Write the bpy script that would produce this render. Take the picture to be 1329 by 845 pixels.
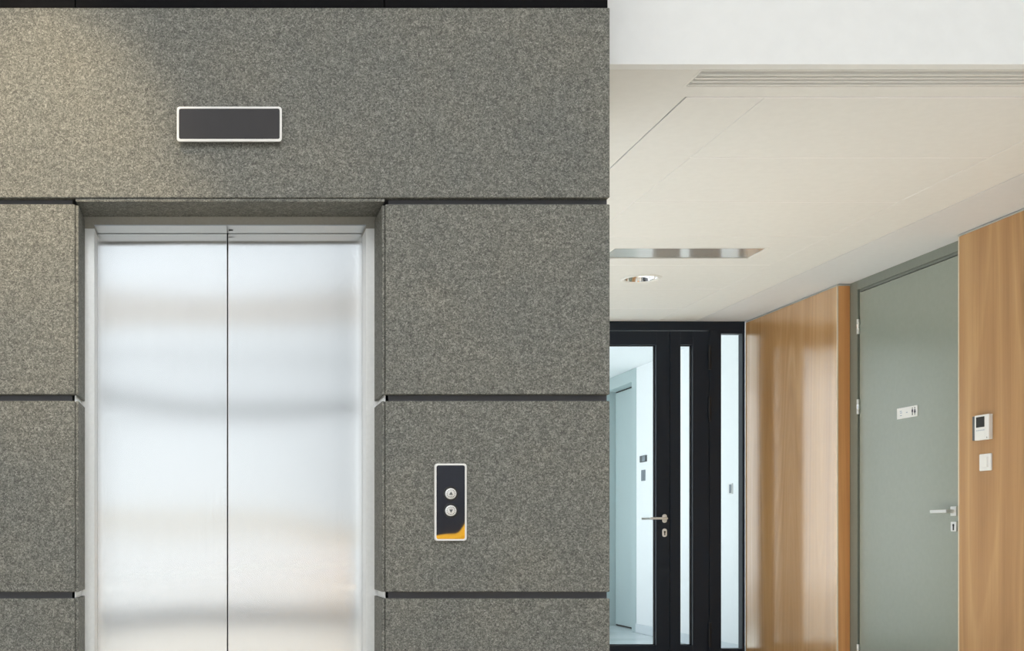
import bpy, bmesh, math, random
from mathutils import Vector, Matrix
random.seed(7)
for o in list(bpy.data.objects): bpy.data.objects.remove(o)
S = bpy.context.scene
COL = S.collection
PI = math.pi

# ------------------------------------------------------------------ camera
cam = bpy.data.cameras.new('camera'); co = bpy.data.objects.new('camera', cam); COL.objects.link(co)
co.location = (0, 0, 1.0); co.rotation_euler = (PI/2, 0, 0)
cam.sensor_fit = 'HORIZONTAL'; cam.sensor_width = 36; cam.lens = 36*1560/1329
cam.shift_x = (664.5-282)/1329; cam.shift_y = (697-422.5)/1329
cam.clip_start = 0.05; cam.clip_end = 300
S.camera = co

# ------------------------------------------------------------------ world, lights, exposure
S.view_settings.view_transform = 'Standard'; S.view_settings.look = 'None'
S.view_settings.gamma = 1.0; S.view_settings.use_curve_mapping = False
S.view_settings.exposure = 0.0
w = bpy.data.worlds.new('sky'); S.world = w; w.use_nodes = True
nt = w.node_tree; bg = nt.nodes['Background']
tc = nt.nodes.new('ShaderNodeTexCoord'); sx = nt.nodes.new('ShaderNodeSeparateXYZ'); rp = nt.nodes.new('ShaderNodeValToRGB')
nt.links.new(tc.outputs['Generated'], sx.inputs[0]); nt.links.new(sx.outputs['Z'], rp.inputs[0]); nt.links.new(rp.outputs[0], bg.inputs[0])
rp.color_ramp.elements[0].position = 0.0; rp.color_ramp.elements[0].color = (0.96, 0.98, 1.0, 1)
rp.color_ramp.elements[1].position = 0.9; rp.color_ramp.elements[1].color = (0.78, 0.87, 1.0, 1)
bg.inputs[1].default_value = 1.5

def area(name, loc, rot, sx_, sy_, power, col=(1, 1, 1), portal=False, spread=PI):
    l = bpy.data.lights.new(name, 'AREA'); l.shape = 'RECTANGLE'; l.size = sx_; l.size_y = sy_
    l.energy = power; l.color = col; l.spread = spread
    if portal: l.cycles.is_portal = True
    o = bpy.data.objects.new(name, l); COL.objects.link(o); o.location = loc; o.rotation_euler = rot
    return o
# daylight enters through the lobby facade (behind the camera) and the window of the far room
area('facade_portal', (-1.35, -6.42, 2.5), (-PI/2, 0, PI), 7.2, 5.0, 1, portal=True)
area('far_window_portal', (1.13, 12.0, 1.38), (0, -PI/2, 0), 2.6, 5.6, 1, portal=True)
# fill lamps added under the lobby ceiling to brighten the stone and bulkhead
FILL = [(-3.0, -3.6), (-0.6, -3.6), (1.8, -3.6), (-3.0, -0.7), (-0.6, -0.7), (1.8, -0.7)]
for lx, ly in FILL:
    area('lobby_fill_light', (lx, ly, 4.93), (0, 0, 0), 0.6, 2.4, 68, (0.97, 0.985, 1.0))
area('added_window_portal', (1.26, 6.72, 1.35), (0, -PI/2, 0), 2.1, 3.9, 1, portal=True)
# fill light added inside the window to brighten the far room
area('far_room_fill', (1.2, 12.0, 1.6), (0, -PI/2, 0), 2.2, 5.6, 22, (0.90, 0.94, 1.0))
# sun: high on the left, along the facade; it reaches the corridor floor through the added side window
sun = bpy.data.lights.new('sun', 'SUN'); sun.energy = 13.0; sun.angle = 0.02; sun.color = (1.0, 0.97, 0.92)
so = bpy.data.objects.new('sun', sun); COL.objects.link(so)
so.rotation_euler = Vector((math.cos(math.radians(52)), -0.12, -math.sin(math.radians(52)))).to_track_quat('-Z', 'Y').to_euler()
def spot(name, loc, target, power, col, size, blend, rad=0.04):
    l = bpy.data.lights.new(name, 'SPOT'); l.energy = power; l.color = col; l.spot_size = size; l.spot_blend = blend; l.shadow_soft_size = rad
    o = bpy.data.objects.new(name, l); COL.objects.link(o); o.location = loc
    o.rotation_euler = (Vector(target)-Vector(loc)).to_track_quat('-Z', 'Y').to_euler()
    return o
SPOT_LOC = (-1.0, 2.3, 4.2); SPOT_TGT = (-0.5, 3.8, 2.1)
spot('spotlight_beam', SPOT_LOC, SPOT_TGT, 370, (1.0, 0.80, 0.52), math.radians(24), 1.0)

# ------------------------------------------------------------------ material helpers
class NT:
    def __init__(s, name):
        s.m = bpy.data.materials.new(name); s.m.use_nodes = True; s.t = s.m.node_tree
        s.b = s.t.nodes['Principled BSDF']; s.out = s.t.nodes['Material Output']
    def n(s, typ, **kw):
        d = s.t.nodes.new(typ)
        for k, v in kw.items():
            if k in d.inputs.keys(): d.inputs[k].default_value = v
            else: setattr(d, k, v)
        return d
    def l(s, a, b): s.t.links.new(a, b)
    def coords(s, scale=(1, 1, 1)):
        t = s.n('ShaderNodeTexCoord'); mp = s.n('ShaderNodeMapping'); mp.inputs['Scale'].default_value = scale
        s.l(t.outputs['Object'], mp.inputs[0]); return mp.outputs[0]
    def noise(s, vec, scale, detail=2, rough=0.5):
        d = s.n('ShaderNodeTexNoise'); d.inputs['Scale'].default_value = scale; d.inputs['Detail'].default_value = detail
        d.inputs['Roughness'].default_value = rough
        if vec is not None: s.l(vec, d.inputs['Vector'])
        return d.outputs['Fac']
    def ramp(s, fac, stops):
        r = s.n('ShaderNodeValToRGB'); e = r.color_ramp.elements
        while len(e) < len(stops): e.new(0.5)
        for el, (p, c) in zip(e, stops): el.position = p; el.color = (*c, 1)
        s.l(fac, r.inputs[0]); return r.outputs[0]
    def mix(s, a, b, fac, mode='MIX'):
        d = s.n('ShaderNodeMix', data_type='RGBA', blend_type=mode)
        for sock, v in ((d.inputs[0], fac), (d.inputs[6], a), (d.inputs[7], b)):
            if hasattr(v, 'is_linked'): s.l(v, sock)
            else: sock.default_value = v if not isinstance(v, tuple) else (*v, 1)
        return d.outputs[2]
    def math(s, op, a, b=None):
        d = s.n('ShaderNodeMath', operation=op)
        for sock, v in ((d.inputs[0], a), (d.inputs[1], b)):
            if v is None: continue
            if hasattr(v, 'is_linked'): s.l(v, sock)
            else: sock.default_value = v
        return d.outputs[0]
    def bump(s, h, strength, dist=0.002, normal=None):
        d = s.n('ShaderNodeBump'); d.inputs['Strength'].default_value = strength; d.inputs['Distance'].default_value = dist
        s.l(h, d.inputs['Height'])
        if normal is not None: s.l(normal, d.inputs['Normal'])
        return d.outputs[0]
    def set(s, **kw):
        for k, v in kw.items():
            sock = s.b.inputs[k.replace('_', ' ')]
            if hasattr(v, 'is_linked'): s.l(v, sock)
            else: sock.default_value = (*v, 1) if isinstance(v, tuple) and len(v) == 3 else v
        return s

M = {}
def plain(name, col, rough=0.5, metal=0.0, grain=0.03, gscale=60, spec=0.5, bump=0.0):
    m = NT(name); v = m.coords()
    f = m.noise(v, gscale, 3)
    c = m.ramp(f, [(0.3, tuple(max(0, x*(1-grain)) for x in col)), (0.7, tuple(min(1, x*(1+grain)) for x in col))])
    m.set(Base_Color=c, Roughness=rough, Metallic=metal)
    m.b.inputs['Specular IOR Level'].default_value = spec
    if bump: m.set(Normal=m.bump(f, bump, 0.001))
    M[name] = m.m; return m
def lin(r, g, b):
    f = lambda x: (x/255/12.92) if x/255 <= 0.04045 else ((x/255+0.055)/1.055)**2.4
    return (f(r), f(g), f(b))

# stone: dark olive-grey flamed granite with fine pale worm-like flecks
m = NT('granite'); v = m.coords()
vo = m.n('ShaderNodeTexVoronoi', feature='F1'); vo.inputs['Scale'].default_value = 260; 
wv = m.mix(v, m.n('ShaderNodeTexNoise').outputs['Color'], 0.0)
nz = m.n('ShaderNodeTexNoise'); nz.inputs['Scale'].default_value = 130; nz.inputs['Detail'].default_value = 2; m.l(v, nz.inputs['Vector'])
va = m.n('ShaderNodeVectorMath', operation='MULTIPLY_ADD'); m.l(nz.outputs['Color'], va.inputs[0]); va.inputs[1].default_value = (0.012, 0.012, 0.012); m.l(v, va.inputs[2])
m.l(va.outputs[0], vo.inputs['Vector'])
sepc = m.n('ShaderNodeSeparateColor'); m.l(vo.outputs['Color'], sepc.inputs[0])
n1 = m.noise(v, 360, 2, 0.7); n2 = m.noise(v, 45, 3, 0.6); n3 = m.noise(v, 3.0, 3, 0.6)
mixv = m.math('ADD', m.math('MULTIPLY', sepc.outputs[0], 0.40), m.math('ADD', m.math('MULTIPLY', n1, 0.75), m.math('MULTIPLY', n2, 0.35)))
g = m.ramp(mixv, [(0.40, (0.046, 0.047, 0.042)), (0.68, (0.130, 0.131, 0.118)), (0.92, (0.235, 0.235, 0.213)), (1.0, (0.34, 0.34, 0.31))])
tone = m.ramp(n3, [(0.3, (0.90, 0.92, 0.93)), (0.7, (1.06, 1.04, 1.0))])
m.set(Base_Color=m.mix(g, tone, 1.0, 'MULTIPLY'), Roughness=0.62, Normal=m.bump(mixv, 0.35, 0.0015)); m.b.inputs['Specular IOR Level'].default_value = 0.35
M['granite'] = m.m

def steel(name, col, rough, aniso, wave, brush=0.04):
    m = NT(name); v = m.coords((1, 1, 1))
    vb = m.coords((700, 700, 1.5))
    br = m.noise(vb, 1.0, 2)
    wv = m.noise(m.coords((1.0, 1.0, 1.6)), 1.7, 0, 0.4)
    nrm = m.bump(wv, 1.0, wave) if wave else None
    b = nrm
    tg = m.n('ShaderNodeTangent', direction_type='UV_MAP', uv_map='brush')
    m.set(Base_Color=m.ramp(br, [(0.3, tuple(x*0.95 for x in col)), (0.7, col)]), Metallic=1.0, Roughness=rough, Anisotropic=aniso)
    if b is not None: m.set(Normal=b)
    m.l(tg.outputs[0], m.b.inputs['Tangent']); m.b.inputs['Anisotropic Rotation'].default_value = 0.0
    M[name] = m.m
steel('brushed_steel', (0.80, 0.805, 0.81), 0.17, 1.0, 0.003)
steel('jamb_steel', (0.92, 0.92, 0.92), 0.20, 0.95, 0.0)
plain('handle_steel', (0.86, 0.86, 0.85), 0.3, 0.35, 0.0)
plain('lit_edge_white', (0.97, 0.97, 0.97), 0.3, 0, 0.0)
plain('lining_steel', (0.50, 0.55, 0.60), 0.3, 0.9, 0.02)
plain('jamb_satin', (0.90, 0.915, 0.915), 0.38, 0.45, 0.02, 90)
plain('satin_metal', lin(228, 228, 226), 0.36, 0.75, 0.02)
plain('chrome', (0.9, 0.9, 0.9), 0.08, 1.0, 0.01)
plain('black_panel', (0.004, 0.004, 0.005), 0.6, 0, 0.1, spec=0.08)
plain('joint_dark', lin(84, 84, 89), 0.45, 0, 0.05, 8)
plain('header_grey', lin(158, 156, 148), 0.5, 0, 0.05, 150)
plain('white_paint', (0.88, 0.90, 0.91), 0.6, 0, 0.012, 20)
plain('ceiling_white', (0.83, 0.835, 0.825), 0.6, 0, 0.015, 25)
plain('ceiling_plaster', (0.76, 0.77, 0.79), 0.65, 0, 0.012, 25)
plain('ceiling_back', (0.50, 0.49, 0.46), 0.8)
plain('vent_white', (0.86, 0.86, 0.84), 0.4, 0, 0.01)
plain('vent_metal', (0.80, 0.80, 0.79), 0.11, 0.75, 0.01)
plain('white_plastic', (0.84, 0.84, 0.83), 0.35, 0, 0.01)
plain('dark_glass', (0.022, 0.020, 0.022), 0.38, 0, 0.15, 9, spec=0.3)
plain('screen_black', (0.008, 0.008, 0.009), 0.15)
plain('grey_plastic', (0.10, 0.105, 0.11), 0.45)
plain('mid_grey', (0.22, 0.25, 0.28), 0.45)
plain('ink', (0.02, 0.025, 0.04), 0.6)
plain('ink_pale', lin(160, 175, 195), 0.6)
plain('anthracite', lin(28, 36, 48), 0.4, 0, 0.05, 200, spec=0.3)
plain('gasket', (0.008, 0.008, 0.01), 0.6)
plain('door_green', lin(143, 150, 139), 0.27, 0, 0.02, 40, spec=0.9)
plain('frame_green', lin(128, 133, 124), 0.4, 0, 0.02, 40)
plain('far_door', lin(178, 194, 195), 0.4, 0, 0.02, 40)
plain('gap_black', (0.01, 0.01, 0.01), 0.8)
plain('aluminium', lin(196, 198, 194), 0.4, 0.6, 0.02)
plain('edge_strip', lin(225, 208, 184), 0.35, 0, 0.02)
plain('yellow_fabric', lin(225, 165, 25), 0.8, 0, 0.08, 300)
plain('dark_wall', (0.022, 0.026, 0.038), 0.5, 0, 0.05)
plain('lobby_white', (0.78, 0.77, 0.75), 0.6, 0, 0.02)
plain('cream', (0.86, 0.76, 0.56), 0.5)
plain('dark_frame', (0.06, 0.065, 0.075), 0.4)
plain('ground_grey', (0.29, 0.29, 0.29), 0.9, 0, 0.2, 2)
plain('baseboard_white', (0.70, 0.75, 0.78), 0.35)

# floors
def floor_mat(name, c1, c2, rough):
    m = NT(name); v = m.coords()
    f = m.noise(v, 2.2, 5, 0.6)
    br = m.n('ShaderNodeTexBrick'); br.offset = 0; br.inputs['Scale'].default_value = 1.0
    br.inputs['Brick Width'].default_value = 0.9; br.inputs['Row Height'].default_value = 0.9; br.inputs['Mortar Size'].default_value = 0.003
    br.inputs['Color1'].default_value = (1, 1, 1, 1); br.inputs['Color2'].default_value = (0.96, 0.96, 0.96, 1); br.inputs['Mortar'].default_value = (0.5, 0.5, 0.5, 1)
    m.l(v, br.inputs['Vector'])
    m.set(Base_Color=m.mix(m.ramp(f, [(0.3, c1), (0.7, c2)]), br.outputs['Color'], 1.0, 'MULTIPLY'), Roughness=rough)
    M[name] = m.m
floor_mat('floor_stone', lin(212, 204, 190), lin(228, 220, 206), 0.25)
floor_mat('floor_cool', lin(196, 204, 206), lin(216, 224, 226), 0.16)

# wood veneer, grain along z
def wood(name, dark, mid, light, rough, seed, coat=0.0):
    m = NT(name)
    t = m.n('ShaderNodeTexCoord'); mp = m.n('ShaderNodeMapping'); m.l(t.outputs['Object'], mp.inputs[0])
    mp.inputs['Location'].default_value = (seed, seed*1.7, seed*0.6); mp.inputs['Scale'].default_value = (1.7, 1.7, 0.10)
    low = m.noise(mp.outputs[0], 1.6, 1, 0.4)
    n1d = m.n('ShaderNodeTexNoise', noise_dimensions='1D'); n1d.inputs['Scale'].default_value = 1.0; n1d.inputs['Detail'].default_value = 3
    m.l(m.math('MULTIPLY', low, 30.0), n1d.inputs['W'])
    mp2 = m.n('ShaderNodeMapping'); m.l(t.outputs['Object'], mp2.inputs[0]); mp2.inputs['Scale'].default_value = (160, 160, 3.0)
    fine = m.noise(mp2.outputs[0], 1.0, 3, 0.6)
    mp3 = m.n('ShaderNodeMapping'); m.l(t.outputs['Object'], mp3.inputs[0]); mp3.inputs['Scale'].default_value = (11, 11, 0.10)
    broad = m.noise(mp3.outputs[0], 1.0, 2, 0.5)
    val = m.math('ADD', m.math('MULTIPLY', n1d.outputs['Fac'], 0.30), m.math('ADD', m.math('MULTIPLY', fine, 0.22), m.math('MULTIPLY', broad, 0.48)))
    c = m.ramp(val, [(0.33, dark), (0.5, mid), (0.66, light)])
    m.set(Base_Color=c, Roughness=rough, Normal=m.bump(fine, 0.06, 0.0005)); m.b.inputs['Specular IOR Level'].default_value = 0.5
    if coat:      # shading normals tilted to place the glazing's highlights on this flat panel
        sp = m.n('ShaderNodeSeparateXYZ'); m.l(t.outputs['Object'], sp.inputs[0]); y = sp.outputs['Y']
        hgt = m.math('ADD', m.math('MULTIPLY', y, 0.10), m.math('MULTIPLY', m.math('SINE', m.math('MULTIPLY', m.math('SUBTRACT', y, 8.38), 2*PI/0.5)), 0.03*0.5/(2*PI)))
        nrm = m.bump(hgt, 1.0, 1.0); m.set(Normal=nrm, Coat_Normal=nrm)
    if coat: m.b.inputs['IOR'].default_value = 1.9; m.b.inputs['Specular Tint'].default_value = (1, 0.90, 0.74, 1); m.b.inputs['Coat Weight'].default_value = coat; m.b.inputs['Coat Roughness'].default_value = rough; m.b.inputs['Coat IOR'].default_value = 1.75
    M[name] = m.m
wood('oak_veneer', lin(163, 121, 76), lin(182, 139, 91), lin(199, 158, 109), 0.34, 3.1)
wood('oak_lacquer', lin(178, 132, 84), lin(195, 150, 99), lin(210, 168, 117), 0.18, 7.4, 1.0)
wood('oak_lit_edge', lin(208, 142, 86), lin(224, 160, 100), lin(236, 174, 114), 0.4, 5.2)  # lighter oak copy: light on the end face put into the colour

# thin architectural glass: clear, slightly green, real fresnel reflections
def glass(name, tint):
    m = NT(name); t = m.t; t.nodes.remove(m.b)
    tr = m.n('ShaderNodeBsdfTransparent'); tr.inputs[0].default_value = (*tint, 1)
    gl = m.n('ShaderNodeBsdfGlossy'); gl.inputs['Roughness'].default_value = 0.02
    fr = m.n('ShaderNodeFresnel'); fr.inputs[0].default_value = 1.45
    mx = m.n('ShaderNodeMixShader'); ge = m.n('ShaderNodeNewGeometry'); m.l(m.math('MULTIPLY', fr.outputs[0], m.math('SUBTRACT', 1.0, ge.outputs['Backfacing'])), mx.inputs[0]); m.l(tr.outputs[0], mx.inputs[1]); m.l(gl.outputs[0], mx.inputs[2])
    m.l(mx.outputs[0], m.out.inputs[0]); M[name] = m.m
glass('glass_clear', (0.955, 0.972, 0.975)); glass('glass_facade', (0.95, 0.97, 0.97))

# wavy mirror-black face of the call panel
m = NT('mirror_black'); v = m.coords((1, 1, 0.55))
wv = m.noise(v, 9, 0, 0.4)
m.set(Base_Color=(0.75, 0.76, 0.80), Metallic=1.0, Roughness=0.015, Normal=m.bump(wv, 1.0, 0.0022)); M['mirror_black'] = m.m
# emitters of real lamps
def emit(name, col, k):
    m = NT(name); m.b.inputs['Emission Color'].default_value = (*col, 1); m.b.inputs['Emission Strength'].default_value = k
    m.b.inputs['Base Color'].default_value = (0.8, 0.8, 0.8, 1); M[name] = m.m
emit('lamp_glow', (1.0, 0.95, 0.88), 2.6)

# ------------------------------------------------------------------ geometry helpers
def box(bm, x0, x1, y0, y1, z0, z1, bev=0.0, seg=1):
    vs = [bm.verts.new((x, y, z)) for x in (x0, x1) for y in (y0, y1) for z in (z0, z1)]
    fs = [(0, 1, 3, 2), (4, 6, 7, 5), (0, 4, 5, 1), (2, 3, 7, 6), (0, 2, 6, 4), (1, 5, 7, 3)]
    faces = [bm.faces.new([vs[i] for i in f]) for f in fs]
    if bev:
        es = list({e for f in faces for e in f.edges})
        bmesh.ops.bevel(bm, geom=es, offset=bev, segments=seg, affect='EDGES', profile=0.5)
    return vs
def rrect(w, h, r, n=6):
    p = []
    for cx, cy, a0 in ((w/2-r, h/2-r, 0), (-w/2+r, h/2-r, PI/2), (-w/2+r, -h/2+r, PI), (w/2-r, -h/2+r, 3*PI/2)):
        for k in range(n+1):
            a = a0 + k*PI/2/n; p.append((cx+r*math.cos(a), cy+r*math.sin(a)))
    return p
def circ(r, n=32): return [(r*math.cos(2*PI*k/n), r*math.sin(2*PI*k/n)) for k in range(n)]
# a frame maps local (u, v, depth) to the world; depth grows away from the wall, towards the viewer
def on_back(cx, y, cz): return lambda u, v, d: (cx+u, y-d, cz+v)          # wall facing the camera
def on_right(x, cy, cz): return lambda u, v, d: (x-d, cy-u, cz+v)         # wall facing -x, u to the right as seen
def on_ceiling(cx, cy, z): return lambda u, v, d: (cx+u, cy+v, z-d)
def loft(bm, fr, rings, cap0=False, cap1=True):
    """rings: list of (points, depth); consecutive rings are bridged."""
    L = [[bm.verts.new(fr(p[0], p[1], d)) for p in pts] for pts, d in rings]
    n = len(L[0])
    for a, b in zip(L, L[1:]):
        for i in range(n):
            j = (i+1) % n; bm.faces.new((a[i], a[j], b[j], b[i]))
    if cap0: bm.faces.new(L[0][::-1])
    if cap1: bm.faces.new(L[-1])
    return L
def plate(bm, fr, pts, d0, d1, bev=0.0):
    if bev:
        sc = lambda b: [(p[0]-math.copysign(min(b, abs(p[0])), p[0]), p[1]-math.copysign(min(b, abs(p[1])), p[1])) for p in pts]
        loft(bm, fr, [(pts, d0), (pts, d1-bev), (sc(bev), d1)], True, True)
    else: loft(bm, fr, [(pts, d0), (pts, d1)], True, True)
def shift(pts, du, dv): return [(p[0]+du, p[1]+dv) for p in pts]
def tube(bm, pts, r, n=12, cap=True):
    rings = []
    for i, p in enumerate(pts):
        p = Vector(p); a = Vector(pts[max(0, i-1)]); b = Vector(pts[min(len(pts)-1, i+1)]); t = (b-a).normalized()
        up = Vector((0, 0, 1)) if abs(t.z) < 0.9 else Vector((1, 0, 0)); s = t.cross(up).normalized(); u = s.cross(t)
        rr = r[i] if isinstance(r, (list, tuple)) else r
        rings.append([bm.verts.new(p + s*rr*math.cos(2*PI*k/n) + u*rr*math.sin(2*PI*k/n)) for k in range(n)])
    for a, b in zip(rings, rings[1:]):
        for i in range(n): bm.faces.new((a[i], a[(i+1) % n], b[(i+1) % n], b[i]))
    if cap: bm.faces.new(rings[0][::-1]); bm.faces.new(rings[-1])

def world_loc(o):
    v = Vector((0, 0, 0))
    while o: v += o.location; o = o.parent
    return v
def obj(name, bm, mat, parent=None, origin=None, smooth=False, label=None, kind=None):
    """link bm (in world coordinates) as ONE mesh object"""
    bmesh.ops.recalc_face_normals(bm, faces=bm.faces)
    base = world_loc(parent) if parent else Vector((0, 0, 0))
    org = Vector(origin) if origin else base
    bmesh.ops.translate(bm, verts=bm.verts, vec=-org)
    me = bpy.data.meshes.new(name); bm.to_mesh(me); bm.free()
    me.materials.append(M[mat])
    if mat in ('brushed_steel', 'jamb_steel', 'vent_metal'):      # u runs across the grain
        uv = me.uv_layers.new(name='brush')
        for lp in me.loops:
            c = me.vertices[lp.vertex_index].co; uv.data[lp.index].uv = (c.x+c.y*0.97, c.z+c.y*0.31)
    if smooth:
        for p in me.polygons: p.use_smooth = True
        try: me.set_sharp_from_angle(angle=math.radians(35))
        except Exception: pass
    o = bpy.data.objects.new(name, me); COL.objects.link(o)
    if parent: o.parent = parent
    o.location = org-base
    if label: o['label'] = label
    if kind: o['kind'] = kind
    return o
def B(name, mat, parent, *boxes, bev=0.0, seg=1, **kw):
    bm = bmesh.new()
    for b in boxes: box(bm, *b, bev=bev, seg=seg)
    return obj(name, bm, mat, parent, **kw)
def thing(name, label, cat, loc, group=None):
    o = bpy.data.objects.new(name, None); o.empty_display_size = 0.1; COL.objects.link(o); o.location = loc
    o['label'] = label; o['category'] = cat
    if group: o['group'] = group
    return o
def tag(o, label, cat=None, kind=None):
    o['label'] = label
    if cat: o['category'] = cat
    if kind: o['kind'] = kind
    return o
def struct(o, label, cat='wall'):
    o['kind'] = 'structure'; o['label'] = label; o['category'] = cat; return o

YW = 3.80      # face of the stone cladding
YC = 3.83      # core behind the stone slabs
YJ = 3.987     # face of the lift frame
YD = 4.09      # face of the lift doors
XS = 1.241     # right-hand end of the stone wall
ZC = 2.60      # corridor ceiling
YF = 8.90      # glazed screen at the end of the corridor
XP = 3.91      # face of the wood panels

# ------------------------------------------------------------------ setting: floors
struct(B('floor', 'floor_stone', None, (-5.2, 4.2, -6.7, 3.79, -0.12, 0), (XS+0.001, 4.06, 3.79, YF+0.07, -0.12, 0)), 'pale beige polished stone floor of the lobby', 'floor')
struct(B('trim_2', 'grey_plastic', None, (-5.0, 1.9, -6.44, -4.4, 0.0005, 0.004)), 'dark floor strip added for its reflection in the lift doors', 'floor strip')  # unseen strip added to darken the low band mirrored in the lift doors
struct(B('floor_far', 'floor_cool', None, (0.9, 4.7, YF+0.071, 17.1, -0.12, 0)), 'pale glossy floor seen through the glazed doors', 'floor')
struct(B('ground', 'ground_grey', None, (-60, 60, -80, -7.2, -0.4, -0.25), (-60, -5.6, -7.2, 80, -0.4, -0.25)), 'grey paved ground outside the building', 'ground')

# ------------------------------------------------------------------ setting: stone wall with its slabs
wall = bpy.data.objects.new('wall_back', None); COL.objects.link(wall)
for bx_ in ((-5.0, -0.462, YC, 4.6, 0, 2.6755), (0.545, XS, YC, 4.6, 0, 2.6755), (-0.462, 0.545, YC, 4.6, 2.0745, 2.6755), (-5.0, XS, YC+0.02, 4.6, 2.6756, 5.0)):
    B('wall_core', 'joint_dark', wall, bx_)
struct(wall, 'dark grey granite-clad lobby wall around the lift')
ROWS = [(2.0730, 2.6736), (1.4507, 2.0520), (0.8262, 1.4300), (0.2020, 0.8053), (0.0, 0.1812)]
BV = 0.0022
B('stone_slab', 'granite', wall, (-3.27, XS, YW, YC, *ROWS[0]), bev=BV)
B('stone_slab', 'granite', wall, (-5.0, -3.278, YW, YC, *ROWS[0]), bev=BV)
for z0, z1 in ROWS[1:]:
    B('stone_slab', 'granite', wall, (0.5312, XS, YW, YC, z0, z1), bev=BV)
    B('stone_slab', 'granite', wall, (-1.85, -0.4497, YW, YC, z0, z1), bev=BV)
    B('stone_slab', 'granite', wall, (-3.27, -1.858, YW, YC, z0, z1), bev=BV)
    B('stone_slab', 'granite', wall, (-5.0, -3.278, YW, YC, z0, z1), bev=BV)
    # thin returns lining the lift opening
    zt = min(z1, 2.0500)
    B('reveal_slab', 'granite', wall, (-0.4488, -0.4392, YW+0.006, YJ, z0, zt), bev=0.001)
    B('reveal_slab', 'granite', wall, (0.5212, 0.5303, YW+0.006, YJ, z0, zt), bev=0.001)
B('reveal_slab', 'granite', wall, (-0.4485, 0.5300, YW+0.006, YJ, 2.0620, 2.0720), bev=0.001)
# black cladding above the stone
for x0, x1 in ((-5.0, -3.282), (-3.278, -1.862), (-1.858, -0.4515), (-0.4485, 0.5285), (0.5315, XS-0.003)):
    B('black_panel', 'black_panel', wall, (x0, x1, YW+0.012, YC+0.019, 2.6765, 4.99), bev=0.001, label='glossy black panel above the stone')

# ------------------------------------------------------------------ lift
lift = thing('elevator', 'brushed stainless steel elevator with closed two-leaf door in dark stone wall', 'elevator', (0.0425, YD, 0))
XL, XR, ZO = -0.4076, 0.4932, 2.0325
B('door_jamb', 'jamb_satin', lift, (-0.4515, XL, YJ, YD-0.004, 0, 2.0235), (-0.4545, -0.4505, YC+0.002, YJ, 0, 2.0235), bev=0.0006)
B('door_jamb', 'jamb_satin', lift, (XR, 0.5335, YJ, YD-0.004, 0, 2.0235), (0.5325, 0.5365, YC+0.002, YJ, 0, 2.0235), bev=0.0006)
B('header_panel', 'header_grey', lift, (-0.4515, XL, YJ-0.0005, YD, 2.0236, 2.074), (XR, 0.5335, YJ-0.0005, YD, 2.0236, 2.074),
  (XL, XR, YJ-0.0005, YD, ZO+0.003, 2.074), label='grey painted header band over the doors')
B('header_lining', 'lining_steel', lift, (XL, XR, YJ-0.002, YD-0.006, ZO, ZO+0.003))
XG = 0.0349
B('door_panel', 'brushed_steel', lift, (XL-0.03, XG-0.0018, YD, YD+0.03, 0.006, 2.06), bev=0.0012, seg=2)
B('door_panel', 'brushed_steel', lift, (XG+0.0018, XR+0.03, YD, YD+0.03, 0.006, 2.06), bev=0.0012, seg=2)
B('door_gap_seal', 'gap_black', lift, (XG-0.012, XG+0.012, YD+0.031, YD+0.04, 0.006, 2.06))
B('lock_tab', 'gap_black', lift, (XG+0.004, XG+0.018, YD-0.052, YD-0.044, ZO-0.002, ZO-0.0001), label='small dark slot at the top of the door seam')
B('sill', 'satin_metal', lift, (XL, XR, YJ, YD+0.06, -0.01, 0.005))
struct(B('wall_shaft', 'gap_black', None, (-0.6, 0.7, 4.6, 4.7, 0, 2.7)), 'dark lift shaft wall behind the lift doors')

# indicator display above the lift
cx, cz = (297.5-282)/410.5, 1+(697-164.5)/410.5
t = thing('indicator_display', 'wide black floor indicator with thin white rim above the lift', 'display', (cx, YW, cz-0.055))
fr = on_back(cx, YW, cz)
bm = bmesh.new(); plate(bm, fr, rrect(0.312, 0.094, 0.008), 0.0, 0.018); obj('housing', bm, 'grey_plastic', t)
bm = bmesh.new(); o_, i_ = rrect(0.3300, 0.1090, 0.010), rrect(0.3165, 0.0955, 0.006)
loft(bm, fr, [(i_, 0.016), (rrect(0.322, 0.101, 0.010), 0.016), (o_, 0.019), (o_, 0.025), (i_, 0.0275), (i_, 0.016)], False, False); obj('rim', bm, 'white_plastic', t, smooth=True)
bm = bmesh.new(); plate(bm, fr, rrect(0.3160, 0.0950, 0.006), 0.0185, 0.0255); obj('screen', bm, 'dark_glass', t)

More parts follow.
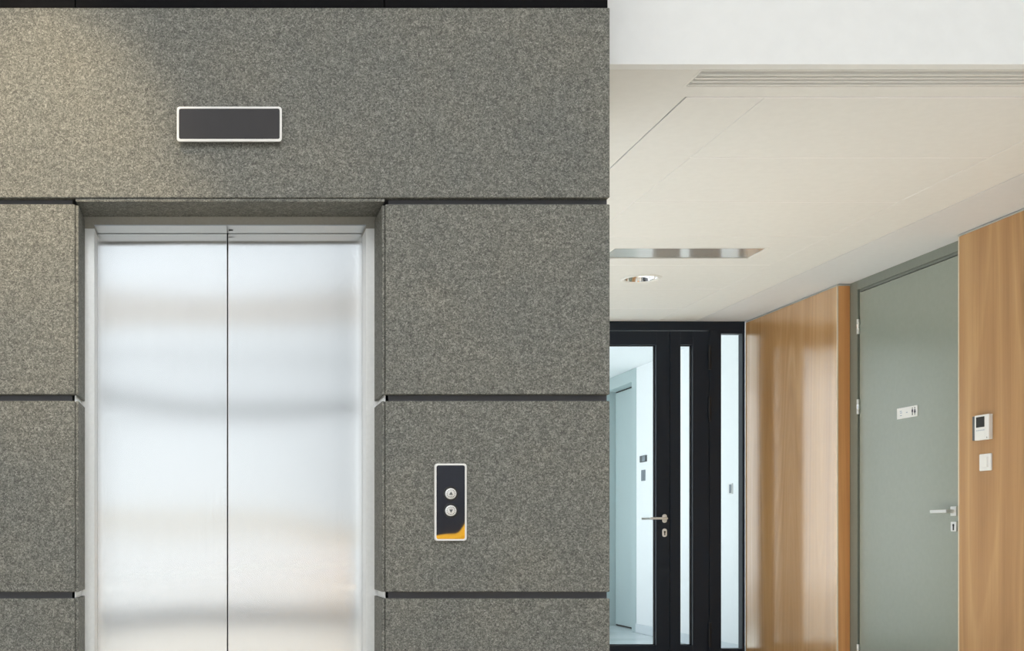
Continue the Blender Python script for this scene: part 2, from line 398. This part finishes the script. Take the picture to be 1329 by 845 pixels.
# call panel beside the lift
cx, cz = (584-282)/410.5, 1+(697-652)/410.5
t = thing('call_panel', 'upright mirror-black lift call panel with white rim and two round buttons', 'call panel', (cx, YW, cz-0.122))
fr = on_back(cx, YW, cz)
bm = bmesh.new(); o_, i_ = rrect(0.1015, 0.2440, 0.009), rrect(0.0900, 0.2325, 0.006)
loft(bm, fr, [(i_, 0.0), (o_, 0.0), (o_, 0.010), (rrect(0.0985, 0.241, 0.008), 0.012), (i_, 0.012), (i_, 0.0)], False, False); obj('rim', bm, 'white_plastic', t, smooth=True)
bm = bmesh.new(); plate(bm, fr, rrect(0.0896, 0.2321, 0.006), 0.001, 0.0108); obj('face_plate', bm, 'mirror_black', t, label='wavy mirror-like black face plate')
for k, bz in enumerate((cz+(652-641)/410.5, cz+(652-663)/410.5)):
    fb = on_back(cx+0.0003, YW, bz)
    bm = bmesh.new(); loft(bm, fb, [(circ(0.0235), 0.010), (circ(0.0235), 0.0118), (circ(0.019), 0.0124), (circ(0.0182), 0.0112)], False, False)
    rg = obj('button_ring', bm, 'gasket', t, smooth=True, label='dark ring around the button')
    bm = bmesh.new(); loft(bm, fb, [(circ(0.0172), 0.0108), (circ(0.0172), 0.0145), (circ(0.0166), 0.0153), (circ(0.0160), 0.0155), (circ(0.005), 0.0156)], False, True)
    bt = obj('button', bm, 'satin_metal', t, smooth=True, label='round steel lift button with dotted arrow')
    s = 1 if k == 0 else -1
    bm = bmesh.new()
    tri = [(-0.006, -0.004*s), (0.006, -0.004*s), (0, 0.007*s)]
    loft(bm, fb, [(tri, 0.0153), (tri, 0.0162)], False, True)
    obj('arrow', bm, 'grey_plastic', bt)
    bm = bmesh.new()
    for a in range(14):
        q = 2*PI*a/14; loft(bm, fb, [(shift(circ(0.0015, 6), 0.0122*math.cos(q), 0.0122*math.sin(q)), 0.0150), (shift(circ(0.0015, 6), 0.0122*math.cos(q), 0.0122*math.sin(q)), 0.0165)])
    for a in range(3): loft(bm, fb, [(shift(circ(0.0012, 6), (a-1)*0.0036, -0.0085*s), 0.0150), (shift(circ(0.0012, 6), (a-1)*0.0036, -0.0085*s), 0.0165)])
    obj('raised_dots', bm, 'grey_plastic', bt)

# ------------------------------------------------------------------ corridor shell
struct(B('trim_1', 'white_paint', None, (XS+0.001, 4.2, 4.068, 4.16-0.045, ZC, 4.99)), 'white plaster bulkhead over the corridor opening', 'bulkhead')
struct(B('wall_left', 'white_paint', None, (1.0, XS-0.0005, 4.601, 4.75, 0, 3.0), (1.0, XS-0.0005, 8.70, YF+0.07, 0, 3.0), (1.0, XS-0.0005, 4.75, 8.70, 0, 0.25), (1.0, XS-0.0005, 4.75, 8.70, 2.45, 3.0)), 'white corridor wall with the added window, behind the stone block')
w3 = B('added_window', 'anthracite', None, (1.10, 1.15, 4.751, 8.699, 0.2505, 0.30), (1.10, 1.15, 4.751, 8.699, 2.40, 2.4495), *[(1.10, 1.15, y, y+0.05, 0.30, 2.40) for y in (4.751, 6.06, 7.37, 8.649)])  # window added out of view so sun bounces off the corridor floor
struct(w3, 'tall unseen window added to let sun into the corridor', 'window')
for y0, y1 in ((4.801, 6.06), (6.11, 7.37), (7.42, 8.649)): B('pane', 'glass_facade', w3, (1.122, 1.128, y0, y1, 0.30, 2.40))
wr = B('wall_right', 'white_paint', None, (4.06, 4.2, -6.7, YF+0.07, 0, 5.0))
struct(wr, 'corridor side wall carrying the oak panels and the grey door')
struct(B('wall_far', 'white_paint', None, (XS, 2.33, YF, YF+0.07, 0, ZC+0.4), (2.33, 4.45, YF+0.001, YF+0.07, ZC+0.001, 3.0), (4.06, 4.45, YF+0.001, YF+0.07, 0, 3.0)), 'wall around the glazed doors at the corridor end')

# corridor ceiling: backing slab, borders and metal tiles
ceil = B('ceiling', 'ceiling_back', None, (XS+0.001, 4.059, 4.115, YF-0.001, ZC+0.06, ZC+0.10))
struct(ceil, 'off-white corridor ceiling of large metal panels', 'ceiling')
TT = ZC+0.03
V1 = (1.655, 3.45, 4.119, 4.274)     # linear vent
B('ceiling_border', 'ceiling_white', ceil, (XS+0.001, 1.655, 4.117, YF-0.002, ZC, TT), (1.655, 1.701, V1[3], YF-0.002, ZC, TT),
  (1.701, 3.54, V1[3], 4.3695, ZC, TT), (3.45, 3.54, 4.117, V1[3], ZC, TT))
B('ceiling_border', 'ceiling_plaster', ceil, (3.5405, 4.055, 4.117, YF-0.002, ZC-0.004, TT))
G = 0.0016; ZD = ZC-0.0025
XT = [1.704, 1.99, 3.25, 3.540]; YT = [4.371, 5.063, 5.738, 6.40, 7.06, 7.74, 8.41, YF-0.003]
for i in (0, 2):
    B('ceiling_panel', 'ceiling_white', ceil, (XT[i]+G/2, XT[i+1]-G/2, YT[0]+G/2, YT[-1]-G/2, ZD, TT), bev=0.0014)
V2 = (2.19, 3.05, 6.638, 6.895)
DL = (2.62, 7.43, 0.105)
for k in range(len(YT)-1):
    x0, x1, y0, y1 = XT[1]+G/2, XT[2]-G/2, YT[k]+G/2, YT[k+1]-G/2
    if k == 3:
        a, b, c, d = V2
        B('ceiling_panel', 'ceiling_white', ceil, (x0, a, y0, y1, ZD, TT), (b, x1, y0, y1, ZD, TT), (a, b, y0, c, ZD, TT), (a, b, d, y1, ZD, TT))
    elif k == 4:
        px, py, pr = DL; bm = bmesh.new(); n = 48
        angs = sorted([2*PI*q/n for q in range(n)] + [math.atan2(yy-py, xx-px) % (2*PI) for xx in (x0, x1) for yy in (y0, y1)])
        inn = [(pr*math.cos(a), pr*math.sin(a)) for a in angs]; out = []
        for a in angs:
            ca, sa = math.cos(a), math.sin(a); tt = min(((x1-px)/ca if ca > 1e-9 else (x0-px)/ca if ca < -1e-9 else 9), ((y1-py)/sa if sa > 1e-9 else (y0-py)/sa if sa < -1e-9 else 9))
            out.append((ca*tt, sa*tt))
        loft(bm, on_ceiling(px, py, ZD), [(inn, -0.03), (inn, 0.0), (out, 0.0), (out, -0.03)], False, False)
        obj('ceiling_panel', bm, 'ceiling_white', ceil)
    else:
        B('ceiling_panel', 'ceiling_white', ceil, (x0, x1, y0, y1, ZD, TT), bev=0.0028)

for k, y in enumerate(YT[:-1]):
    xa, xb = (1.7045, 3.5395) if k == 0 else (XT[1]+0.002, XT[2]-0.002)
    B('lit_edge_strip', 'lit_edge_white', ceil, (xa, xb, y-0.0035, y+0.0035, ZC-0.0033, ZC+0.004), label='slim white strip painted as a lit tile edge')  # white strip paints the light caught by the tile's front edge
# linear vent near the bulkhead
a, b, c, d = V1
t = thing('air_vent', 'long white slotted ceiling vent right behind the white bulkhead', 'vent', ((a+b)/2, (c+d)/2, ZC))
B('frame', 'vent_white', t, (a, b, c, c+0.008, ZC-0.001, TT), (a, b, d-0.008, d, ZC-0.001, TT), (a, a+0.008, c+0.008, d-0.008, ZC-0.001, TT), (b-0.008, b, c+0.008, d-0.008, ZC-0.001, TT))
B('back_plate', 'ceiling_back', t, (a+0.008, b-0.008, c+0.008, d-0.008, ZC+0.0125, TT))
for k in range(4):
    y = c+0.008+(k+0.75)*(d-c-0.016)/4.5
    B('slat', 'vent_white', t, (a+0.008, b-0.008, y, y+0.011, ZC-0.004, ZC+0.012), bev=0.001)
# metal vent in the ceiling panel
a, b, c, d = V2
ZC0 = ZC; ZC = ZD
t = thing('air_vent', 'short metal louvred vent set in a ceiling panel before the downlight', 'vent', ((a+b)/2, (c+d)/2, ZC))
B('frame', 'vent_white', t, (a, b, c, c+0.010, ZC-0.002, TT), (a, b, d-0.010, d, ZC-0.002, TT), (a, a+0.010, c+0.010, d-0.010, ZC-0.002, TT), (b-0.010, b, c+0.010, d-0.010, ZC-0.002, TT))
B('back_plate', 'grey_plastic', t, (a, b, c, d, TT+0.0005, TT+0.004))
for k in range(12):
    y = c+0.014+k*(d-c-0.028)/12
    B('slat', 'vent_metal', t, (a+0.010, b-0.010, y, y+0.0145, ZC+0.001, ZC+0.010), bev=0.0015)
# downlight
px, py, pr = DL
t = thing('downlight', 'round recessed ceiling downlight with chrome reflector', 'ceiling light', (px, py, ZC))
fr = on_ceiling(px, py, ZC)
bm = bmesh.new(); loft(bm, fr, [(circ(0.104, 48), -0.02), (circ(0.104, 48), 0.0005), (circ(0.122, 48), 0.0005), (circ(0.121, 48), 0.004), (circ(0.106, 48), 0.007), (circ(0.098, 48), 0.003), (circ(0.097, 48), -0.02)], False, False)
obj('trim_ring', bm, 'vent_white', t, smooth=True)
bm = bmesh.new(); loft(bm, fr, [(circ(0.0975, 48), -0.0), (circ(0.094, 48), -0.02), (circ(0.083, 48), -0.042), (circ(0.060, 48), -0.056)], False, False)
obj('reflector', bm, 'chrome', t, smooth=True)
bm = bmesh.new(); loft(bm, fr, [(circ(0.060, 32), -0.058), (circ(0.060, 32), -0.055)], True, True); obj('lamp', bm, 'lamp_glow', t)

ZC = ZC0
# ------------------------------------------------------------------ right wall: oak panels, trims
ZP = 2.583
pa = B('wood_panel', 'oak_veneer', wr, (XP, 4.0595, 4.20, 6.334, 0.0, ZP), bev=0.001)
B('edge_strip', 'edge_strip', pa, (XP-0.0005, 4.0585, 6.3345, 6.3435, 0.0, ZP), label='pale edge strip')
pb = B('wood_panel', 'oak_lacquer', wr, (XP, 4.0595, 7.5885, YF-0.010, 0.0, ZP), bev=0.001)
B('panel_return', 'oak_lit_edge', pb, (XP+0.006, 3.9875, 7.577, 7.588, 0.0, ZP), label='redder oak end face, light on it put into the colour')
B('edge_strip', 'edge_strip', pb, (XP-0.0005, XP+0.0055, 7.577, 7.588, 0.0, ZP), label='pale edge strip')
B('edge_strip', 'edge_strip', pb, (XP-0.0005, 4.0585, YF-0.009, YF-0.001, 0.0, ZP), label='pale edge strip')
for y0, y1 in ((4.20, 6.344), (7.577, YF-0.001)):
    B('trim_strip', 'aluminium', wr, (XP-0.001, 4.058, y0, y1, ZP+0.0005, ZP+0.0085), label='grey metal strip under the ceiling')
    B('shadow_gap', 'mid_grey', wr, (XP+0.010, 4.058, y0, y1, ZP+0.009, ZC-0.0035))

# ------------------------------------------------------------------ grey door in the right wall (door_2)
XD = 3.988
ZL = 2.519; YA, YB = 7.468, 6.440
d2 = thing('door_2', 'grey-green flush door with lever handle between the oak panels', 'door', (4.0, 6.95, 0)); d2['kind'] = 'structure'
B('door_frame', 'frame_green', d2, (XD, 4.0595, YA+0.022, 7.5765, 0, ZC-0.004), (XD, 4.0595, 6.345, YB-0.022, 0, ZC-0.004), (XD, 4.0595, YB-0.022, YA+0.022, ZL+0.022, ZC-0.004),
  (XD+0.014, 4.0595, YA+0.007, YA+0.022, 0, ZL+0.022), (XD+0.014, 4.0595, YB-0.022, YB-0.007, 0, ZL+0.022), (XD+0.014, 4.0595, YB-0.007, YA+0.007, ZL+0.006, ZL+0.022), bev=0.001)
B('gap_seal', 'gap_black', d2, (XD+0.03, 4.0590, YA, YA+0.007, 0, ZL+0.006), (XD+0.03, 4.0590, YB-0.007, YB, 0, ZL+0.006), (XD+0.03, 4.0590, YB, YA, ZL, ZL+0.006))
leaf = B('door_leaf', 'door_green', d2, (XD+0.004, 4.058, YB, YA, 0.008, ZL), bev=0.002)
for py_ in (424, 528, 846):
    yy = YA+0.0045; z = 1+(697-py_)*yy/1560
    bm = bmesh.new(); tube(bm, [(XD-0.004, yy, z-0.046), (XD-0.004, yy, z+0.046)], 0.0085, 14); box(bm, XD-0.002, XD+0.004, yy-0.0045, yy+0.02, z-0.044, z+0.044)
    h = obj('hinge', bm, 'satin_metal', d2, smooth=True)
    bm = bmesh.new(); tube(bm, [(XD-0.004, yy, z-0.013), (XD-0.004, yy, z+0.013)], 0.0095, 14); obj('hinge_knuckle', bm, 'chrome', h, smooth=True)
# lever handle and key plate
XF = XD+0.004
hy, hz = 6.506, 1+(697-663.5)*6.50/1560
fr = on_right(XF, hy, hz)
bm = bmesh.new(); plate(bm, fr, rrect(0.052, 0.052, 0.003), 0.0005, 0.009, 0.001)
tube(bm, [fr(0, 0, 0.008), fr(0, 0, 0.044)], 0.0095, 16)
h = obj('lever_handle', bm, 'satin_metal', leaf, smooth=True)
bm = bmesh.new(); plate(bm, lambda u, v, d: fr(u, v, d), shift(rrect(0.150, 0.019, 0.004), -0.064, 0), 0.038, 0.054, 0.002); h2 = obj('lever_bar', bm, 'satin_metal', leaf, smooth=True)
fr = on_right(XF, 6.504, 1+(697-683.5)*6.50/1560)
bm = bmesh.new(); plate(bm, fr, rrect(0.050, 0.052, 0.003), 0.0005, 0.009, 0.001); obj('key_plate', bm, 'satin_metal', leaf, smooth=True)
bm = bmesh.new(); plate(bm, fr, shift(circ(0.0080, 16), 0, 0.007), 0.0085, 0.0098); plate(bm, fr, [(-0.0055, -0.020), (0.0055, -0.020), (0.0055, 0.004), (-0.0055, 0.004)], 0.0085, 0.0097)
obj('keyhole', bm, 'gasket', leaf)

# restroom sign on the door
sy0, sy1 = 7.055, 6.845; cy = (sy0+sy1)/2; cz = 1+(697-535.2)*cy/1560
fr = on_right(XF, cy, cz)
t = thing('restroom_sign', 'small white restroom plate with man and woman figures on grey door', 'sign', (XF, cy, cz-0.032))
bm = bmesh.new(); plate(bm, fr, rrect(0.205, 0.0635, 0.001), 0.0005, 0.004); obj('plate', bm, 'white_plastic', t)
bm = bmesh.new()
def fig(u, woman):
    plate(bm, fr, shift(circ(0.0042, 12), u, 0.0185), 0.004, 0.0045)
    body = [(-0.0075, 0.012), (0.0075, 0.012), (0.0075, -0.004), (0.004, -0.004), (0.004, -0.022), (0.0006, -0.022), (0.0006, -0.006), (-0.0006, -0.006), (-0.0006, -0.022), (-0.004, -0.022), (-0.004, -0.004), (-0.0075, -0.004)]
    if woman: body = [(-0.0045, 0.012), (0.0045, 0.012), (0.0095, -0.009), (0.0035, -0.009), (0.0035, -0.022), (0.0006, -0.022), (0.0006, -0.009), (-0.0006, -0.009), (-0.0006, -0.022), (-0.0035, -0.022), (-0.0035, -0.009), (-0.0095, -0.009)]
    plate(bm, fr, shift(body, u, 0), 0.004, 0.0045)
fig(0.054, False); fig(0.078, True)
obj('pictogram', bm, 'ink', t, label='dark man and woman figures')
for u0, u1, v in ((-0.074, -0.052, 0.012), (-0.070, -0.050, 0.002), (-0.072, -0.052, -0.013), (-0.010, 0.006, 0.0)):
    bm = bmesh.new(); plate(bm, fr, [(u0, v-0.0022), (u1, v-0.0022), (u1, v+0.0022), (u0, v+0.0022)], 0.004, 0.0044)
    obj('print_mark', bm, 'ink_pale', t, label='faint blue-grey print')

# intercom and switch on the right-hand oak panel
iy0, iy1 = XP*1560/(1266-282), XP*1560/(1288.5-282); cy = (iy0+iy1)/2; W = iy0-iy1; cz = 1+(697-555)*cy/1560
fr = on_right(XP, cy, cz)
t = thing('intercom', 'white wall intercom with black screen above the light switch on oak panel', 'intercom', (XP, cy, cz-0.065))
bm = bmesh.new(); plate(bm, fr, shift(rrect(W*0.83, 0.128, 0.003), W*0.085, 0), 0.0008, 0.020, 0.0015); obj('body', bm, 'white_plastic', t)
bm = bmesh.new(); plate(bm, fr, shift(rrect(W*0.165, 0.124, 0.002), -W*0.415, 0), 0.0008, 0.017, 0.001); obj('handset_strip', bm, 'grey_plastic', t, label='dark grey side strip')
bm = bmesh.new(); plate(bm, fr, shift(rrect(0.066, 0.053, 0.002), 0.002, 0.028), 0.0195, 0.0212); obj('screen', bm, 'screen_black', t)
bm = bmesh.new()
for k in range(5): plate(bm, fr, shift(rrect(0.008, 0.004, 0.001), -0.026+0.014*k, -0.014), 0.0195, 0.0208)
obj('buttons', bm, 'ink_pale', t)
bm = bmesh.new(); plate(bm, fr, shift(rrect(0.060, 0.030, 0.002), 0.002, -0.040), 0.0195, 0.0205); obj('speaker_panel', bm, 'vent_white', t)
bm = bmesh.new(); plate(bm, fr, shift(rrect(0.005, 0.006, 0.001), 0.054, -0.054), 0.0195, 0.0206); obj('status_light', bm, 'grey_plastic', t)

cy = XP*1560/(1280.5-282); cz = 1+(697-600)*cy/1560
fr = on_right(XP, cy, cz)
t = thing('light_switch', 'white square rocker light switch below the intercom on oak panel', 'switch', (XP, cy, cz-0.044))
bm = bmesh.new(); plate(bm, fr, rrect(0.092, 0.086, 0.005), 0.0008, 0.009, 0.002); obj('cover_plate', bm, 'white_plastic', t, smooth=True)
bm = bmesh.new()
L = loft(bm, fr, [(shift(rrect(0.052, 0.054, 0.002), 0.0, 0.001), 0.0085), (shift(rrect(0.051, 0.053, 0.002), 0.0, 0.001), 0.0135)], False, True); obj('rocker', bm, 'white_plastic', t)
bm = bmesh.new(); plate(bm, fr, shift(rrect(0.014, 0.048, 0.001), 0.017, 0.001), 0.0132, 0.0152); obj('rocker_side', bm, 'vent_white', t)

# ------------------------------------------------------------------ glazed screen at the corridor end (door_1)
fx = lambda p: (p-282)*YF/1560
fz = lambda p: 1+(697-p)*YF/1560
Y1 = YF+0.069
d1 = thing('door_1', 'anthracite framed glazed double door with narrow second leaf and side light', 'door', (3.1, YF, 0)); d1['kind'] = 'structure'
B('door_frame', 'anthracite', d1, (2.331, 2.40, YF, Y1, 0, ZC-0.0035), (2.40, XP-0.003, YF, Y1, fz(428.5), ZC-0.0035), (fx(920.5), fx(936), YF, Y1, 0, fz(428.5)),
  (fx(963.5), XP-0.003, YF, Y1, 0, fz(428.5)), (fx(936), fx(963.5), YF, Y1, fz(433), fz(428.5)), (fx(936), fx(963.5), YF, Y1, 0, fz(842)), bev=0.0012)
p = B('side_light', 'glass_clear', d1, (fx(936)-0.004, fx(963.5)+0.004, YF+0.040, YF+0.048, fz(842)-0.004, fz(433)+0.004), label='fixed clear side pane')
def glazed_leaf(x0, x1, gx0, gx1, zt, gz0, gz1):
    lf = B('door_leaf', 'anthracite', d1, (x0, gx0, YF-0.004, Y1, 0.008, zt), (gx1, x1, YF-0.004, Y1, 0.008, zt), (gx0, gx1, YF-0.004, Y1, gz1, zt), (gx0, gx1, YF-0.004, Y1, 0.008, gz0), bev=0.0012)
    B('glass_pane', 'glass_clear', lf, (gx0-0.004, gx1+0.004, YF+0.040, YF+0.048, gz0-0.004, gz1+0.004))
    e = 0.007
    B('glazing_bead', 'gasket', lf, (gx0, gx0+e, YF+0.030, YF+0.039, gz0, gz1), (gx1-e, gx1, YF+0.030, YF+0.039, gz0, gz1), (gx0+e, gx1-e, YF+0.030, YF+0.039, gz1-e, gz1), (gx0+e, gx1-e, YF+0.030, YF+0.039, gz0, gz0+e))
    return lf
zt = fz(430)
l1 = glazed_leaf(2.404, fx(868.6), 2.52, fx(851.5), zt, fz(838), fz(447.5))
l2 = glazed_leaf(fx(869.6), fx(919.8), fx(883), fx(899), zt, fz(838), fz(447.5))
for a_, b_ in ((448.5, 480), (515, 547), (808, 840)):
    bm = bmesh.new(); x = fx(920.2); tube(bm, [(x, YF-0.012, fz(b_)), (x, YF-0.012, fz(a_))], 0.011, 12); box(bm, x-0.006, x+0.006, YF-0.009, YF-0.0045, fz(b_), fz(a_))
    obj('hinge', bm, 'gasket', d1, smooth=True)
fr = on_back(fx(862), YF-0.004, fz(673))
bm = bmesh.new(); plate(bm, fr, rrect(0.033, 0.064, 0.016), 0.0005, 0.008, 0.001); tube(bm, [fr(0, 0, 0.007), fr(0, 0, 0.048), fr(-0.012, 0, 0.056), fr(-0.06, 0, 0.057), fr(-0.125, 0.001, 0.057)], 0.0085, 12)
obj('lever_handle', bm, 'handle_steel', l1, smooth=True)
fr = on_back(fx(862), YF-0.004, fz(691.5))
bm = bmesh.new(); plate(bm, fr, rrect(0.033, 0.062, 0.016), 0.0005, 0.008, 0.001); obj('key_plate', bm, 'handle_steel', l1, smooth=True)
bm = bmesh.new(); plate(bm, fr, shift(circ(0.0075, 14), 0, 0.006), 0.0075, 0.0088); plate(bm, fr, [(-0.004, -0.018), (0.004, -0.018), (0.004, 0.004), (-0.004, 0.004)], 0.0075, 0.0087); obj('keyhole', bm, 'gasket', l1)
# lever of the other side, seen through the glass
fr2 = lambda u, v, d: (fx(862)+u, Y1+d, fz(673)+v)
bm = bmesh.new(); tube(bm, [fr2(0, 0, -0.001), fr2(0, 0, 0.048), fr2(-0.012, 0, 0.056), fr2(-0.06, 0, 0.057), fr2(-0.125, 0.001, 0.057)], 0.0085, 12)
obj('lever_handle', bm, 'handle_steel', l1, smooth=True)

# ------------------------------------------------------------------ room beyond the glazed doors
XQ, ZQ = 4.39, 2.775
yb = lambda p: XQ*1560/(p-282)
DY0, DY1 = yb(826), 13.75
struct(B('wall_right_far', 'white_paint', None, (XQ, 4.70, YF+0.071, DY0, 0, ZQ), (XQ, 4.70, DY1, 17, 0, ZQ), (XQ+0.17, 4.70, DY0, DY1, 0, ZQ)), 'white side wall seen through the glazed doors')
struct(B('baseboard_right_far', 'baseboard_white', None, (XQ-0.012, XQ-0.0005, YF+0.075, DY0-0.001, 0.001, 0.095), bev=0.002), 'pale baseboard beyond the glazed doors', 'baseboard')
struct(B('ceiling_far', 'white_paint', None, (0.9, 4.70, YF+0.071, 17.1, ZQ+0.001, ZQ+0.1)), 'white ceiling beyond the glazed doors', 'ceiling')
struct(B('wall_back_far', 'white_paint', None, (0.9, 4.70, 17.0, 17.1, 0, ZQ)), 'white end wall of the far room')
struct(B('wall_left_far', 'white_paint', None, (0.9, 1.0, YF+0.071, 9.2, 0, ZQ), (0.9, 1.0, 14.8, 17, 0, ZQ), (0.9, 1.0, 9.2, 14.8, 0, 0.06), (0.9, 1.0, 9.2, 14.8, 2.7, ZQ)), 'window wall of the far room')
w2 = B('window_2', 'dark_frame', None, (0.93, 0.97, 9.2, 14.8, 0.06, 0.10), (0.93, 0.97, 9.2, 14.8, 2.66, 2.7), *[(0.93, 0.97, y, y+0.05, 0.10, 2.66) for y in (9.2, 11.05, 12.9, 14.75)])
struct(w2, 'framed window lighting the far room', 'window')
for y in (9.25, 11.10, 12.95): B('pane', 'glass_facade', w2, (0.947, 0.953, y, y+1.80, 0.10, 2.66))
d3 = thing('door_3', 'pale grey-blue door recessed in white wall beyond the glazed doors', 'door', (XQ, 13.2, 0)); d3['kind'] = 'structure'
ZI = 2.64; YI = yb(820)
B('door_frame', 'far_door', d3, (XQ-0.002, XQ+0.165, DY0+0.001, YI, 0, ZQ-0.001), (XQ-0.002, XQ+0.165, YI, DY1-0.001, ZI, ZQ-0.001), (XQ-0.002, XQ+0.165, DY1-0.12, DY1-0.001, 0, ZI), bev=0.001)
B('gap_seal', 'gap_black', d3, (XQ+0.132, XQ+0.165, YI, DY1-0.12, ZI-0.014, ZI-0.0005), (XQ+0.132, XQ+0.165, YI, DY1-0.12, 0.0, 0.014))
B('door_leaf', 'far_door', d3, (XQ+0.125, XQ+0.165, YI+0.003, DY1-0.123, 0.015, ZI-0.015), bev=0.001)
def far_plate(name, label, cat, px, py, w_, h_, mat, mat2):
    y = yb(px); z = 1+(697-py)*y/1560; fr = on_right(XQ, y, z)
    t = thing(name, label, cat, (XQ, y, z-h_/2))
    bm = bmesh.new(); plate(bm, fr, rrect(w_, h_, 0.004), 0.0005, 0.010, 0.001); obj('cover_plate', bm, mat, t)
    bm = bmesh.new(); plate(bm, fr, shift(rrect(w_*0.45, h_*0.8, 0.003), w_*0.18, 0), 0.0095, 0.014); obj('insert', bm, mat2, t)
far_plate('door_plate', 'small dark grey plate on white wall beside the recessed far door', 'sign', 835.5, 595.5, 0.19, 0.066, 'grey_plastic', 'mid_grey')
far_plate('card_reader', 'grey upright reader box under the dark plate beyond the glass door', 'reader', 835.5, 617, 0.10, 0.112, 'mid_grey', 'mid_grey')
far_plate('light_switch', 'white light switch seen through the narrow side pane', 'switch', 948.5, 634.5, 0.085, 0.092, 'white_plastic', 'mid_grey')  # grey insert paints the shadow at the switch's right edge

# ------------------------------------------------------------------ lobby behind the camera (lights the scene and shows in the steel)
struct(B('ceiling_lobby', 'lobby_white', None, (-5.2, 4.2, -6.7, 4.6, 5.0, 5.1)), 'high white lobby ceiling', 'ceiling')
struct(B('wall_left_lobby', 'lobby_white', None, (-5.2, -5.0, -6.7, 4.6, 0, 5.0)), 'white side wall of the lobby')
struct(B('wall_front', 'dark_wall', None, (2.26, 4.06, -6.7, -6.5, 0, 5.0)), 'dark blue wall opposite the lift')
tr = [(0.0, 0.05), (1.09, 1.20), (2.60, 2.72), (3.12, 3.15), (3.56, 4.03), (4.92, 5.0)]
w1 = B('window_1', 'dark_frame', None, *[(-5.0, 2.25, -6.60, -6.50, a, b) for a, b in tr if a not in (1.09, 3.56)], *[(x, x+0.06, -6.58, -6.52, 0.05, 4.92) for x in (-5.0, -3.20, -1.40, 0.40, 2.19)])
B('rail', 'cream', w1, (-5.0, 2.25, -6.60, -6.49, 1.09, 1.20), label='cream rail')
B('blind_box', 'lobby_white', w1, (-5.0, 2.25, -6.60, -6.45, 3.56, 4.03), label='white beam')
struct(w1, 'glazed lobby facade opposite the lift', 'window')
for x in (-4.94, -3.14, -1.34, 0.46):
    for (_, a), (b, _) in zip(tr, tr[1:]): B('pane', 'glass_facade', w1, (x, x+1.73, -6.553, -6.547, a, b))
for lx, ly in FILL:
    bm = bmesh.new(); box(bm, lx-0.32, lx+0.32, ly-1.22, ly+1.22, 4.95, 4.999)  # unseen casing over each added fill lamp
    o = obj('added_fill_lamp', bm, 'aluminium', None, origin=(lx, ly, 4.95)); o['group'] = 'added lobby fill lamps'
    tag(o, 'long flat added fill lamp, %s of the row %s' % ({-3.0: 'leftmost', -0.6: 'middle one', 1.8: 'rightmost'}[lx], 'near the facade' if ly < -2 else 'near the lift'), 'ceiling light')
t = thing('spotlight', 'cylindrical warm spotlight hanging from the lobby ceiling by the lift', 'spotlight', (SPOT_LOC[0], SPOT_LOC[1], 5.0))
dv = (Vector(SPOT_TGT)-Vector(SPOT_LOC)).normalized(); a = Vector(SPOT_LOC)-dv*0.02
bm = bmesh.new(); tube(bm, [a, a-dv*0.16], 0.05, 20); obj('housing', bm, 'dark_frame', t, smooth=True)
bm = bmesh.new(); tube(bm, [a-dv*0.10, (SPOT_LOC[0], SPOT_LOC[1], 4.999)], 0.012, 10); obj('stem', bm, 'dark_frame', t, smooth=True)
t = thing('sofa', 'yellow sofa in the lobby, reflected in the lift call panel', 'sofa', (2.7, -4.2, 0))
B('seat', 'yellow_fabric', t, (1.85, 3.4, -4.6, -3.8, 0.12, 0.45), bev=0.05, seg=3)
B('backrest', 'yellow_fabric', t, (1.85, 3.4, -4.85, -4.61, 0.12, 1.10), bev=0.06, seg=3)
for x in (3.41,): B('armrest', 'yellow_fabric', t, (x, x+0.19, -4.85, -3.8, 0.12, 0.65), bev=0.05, seg=3)
for x in (1.95, 3.48):
    for y in (-4.78, -3.9): B('leg', 'dark_frame', t, (x, x+0.04, y, y+0.04, 0.0, 0.119))
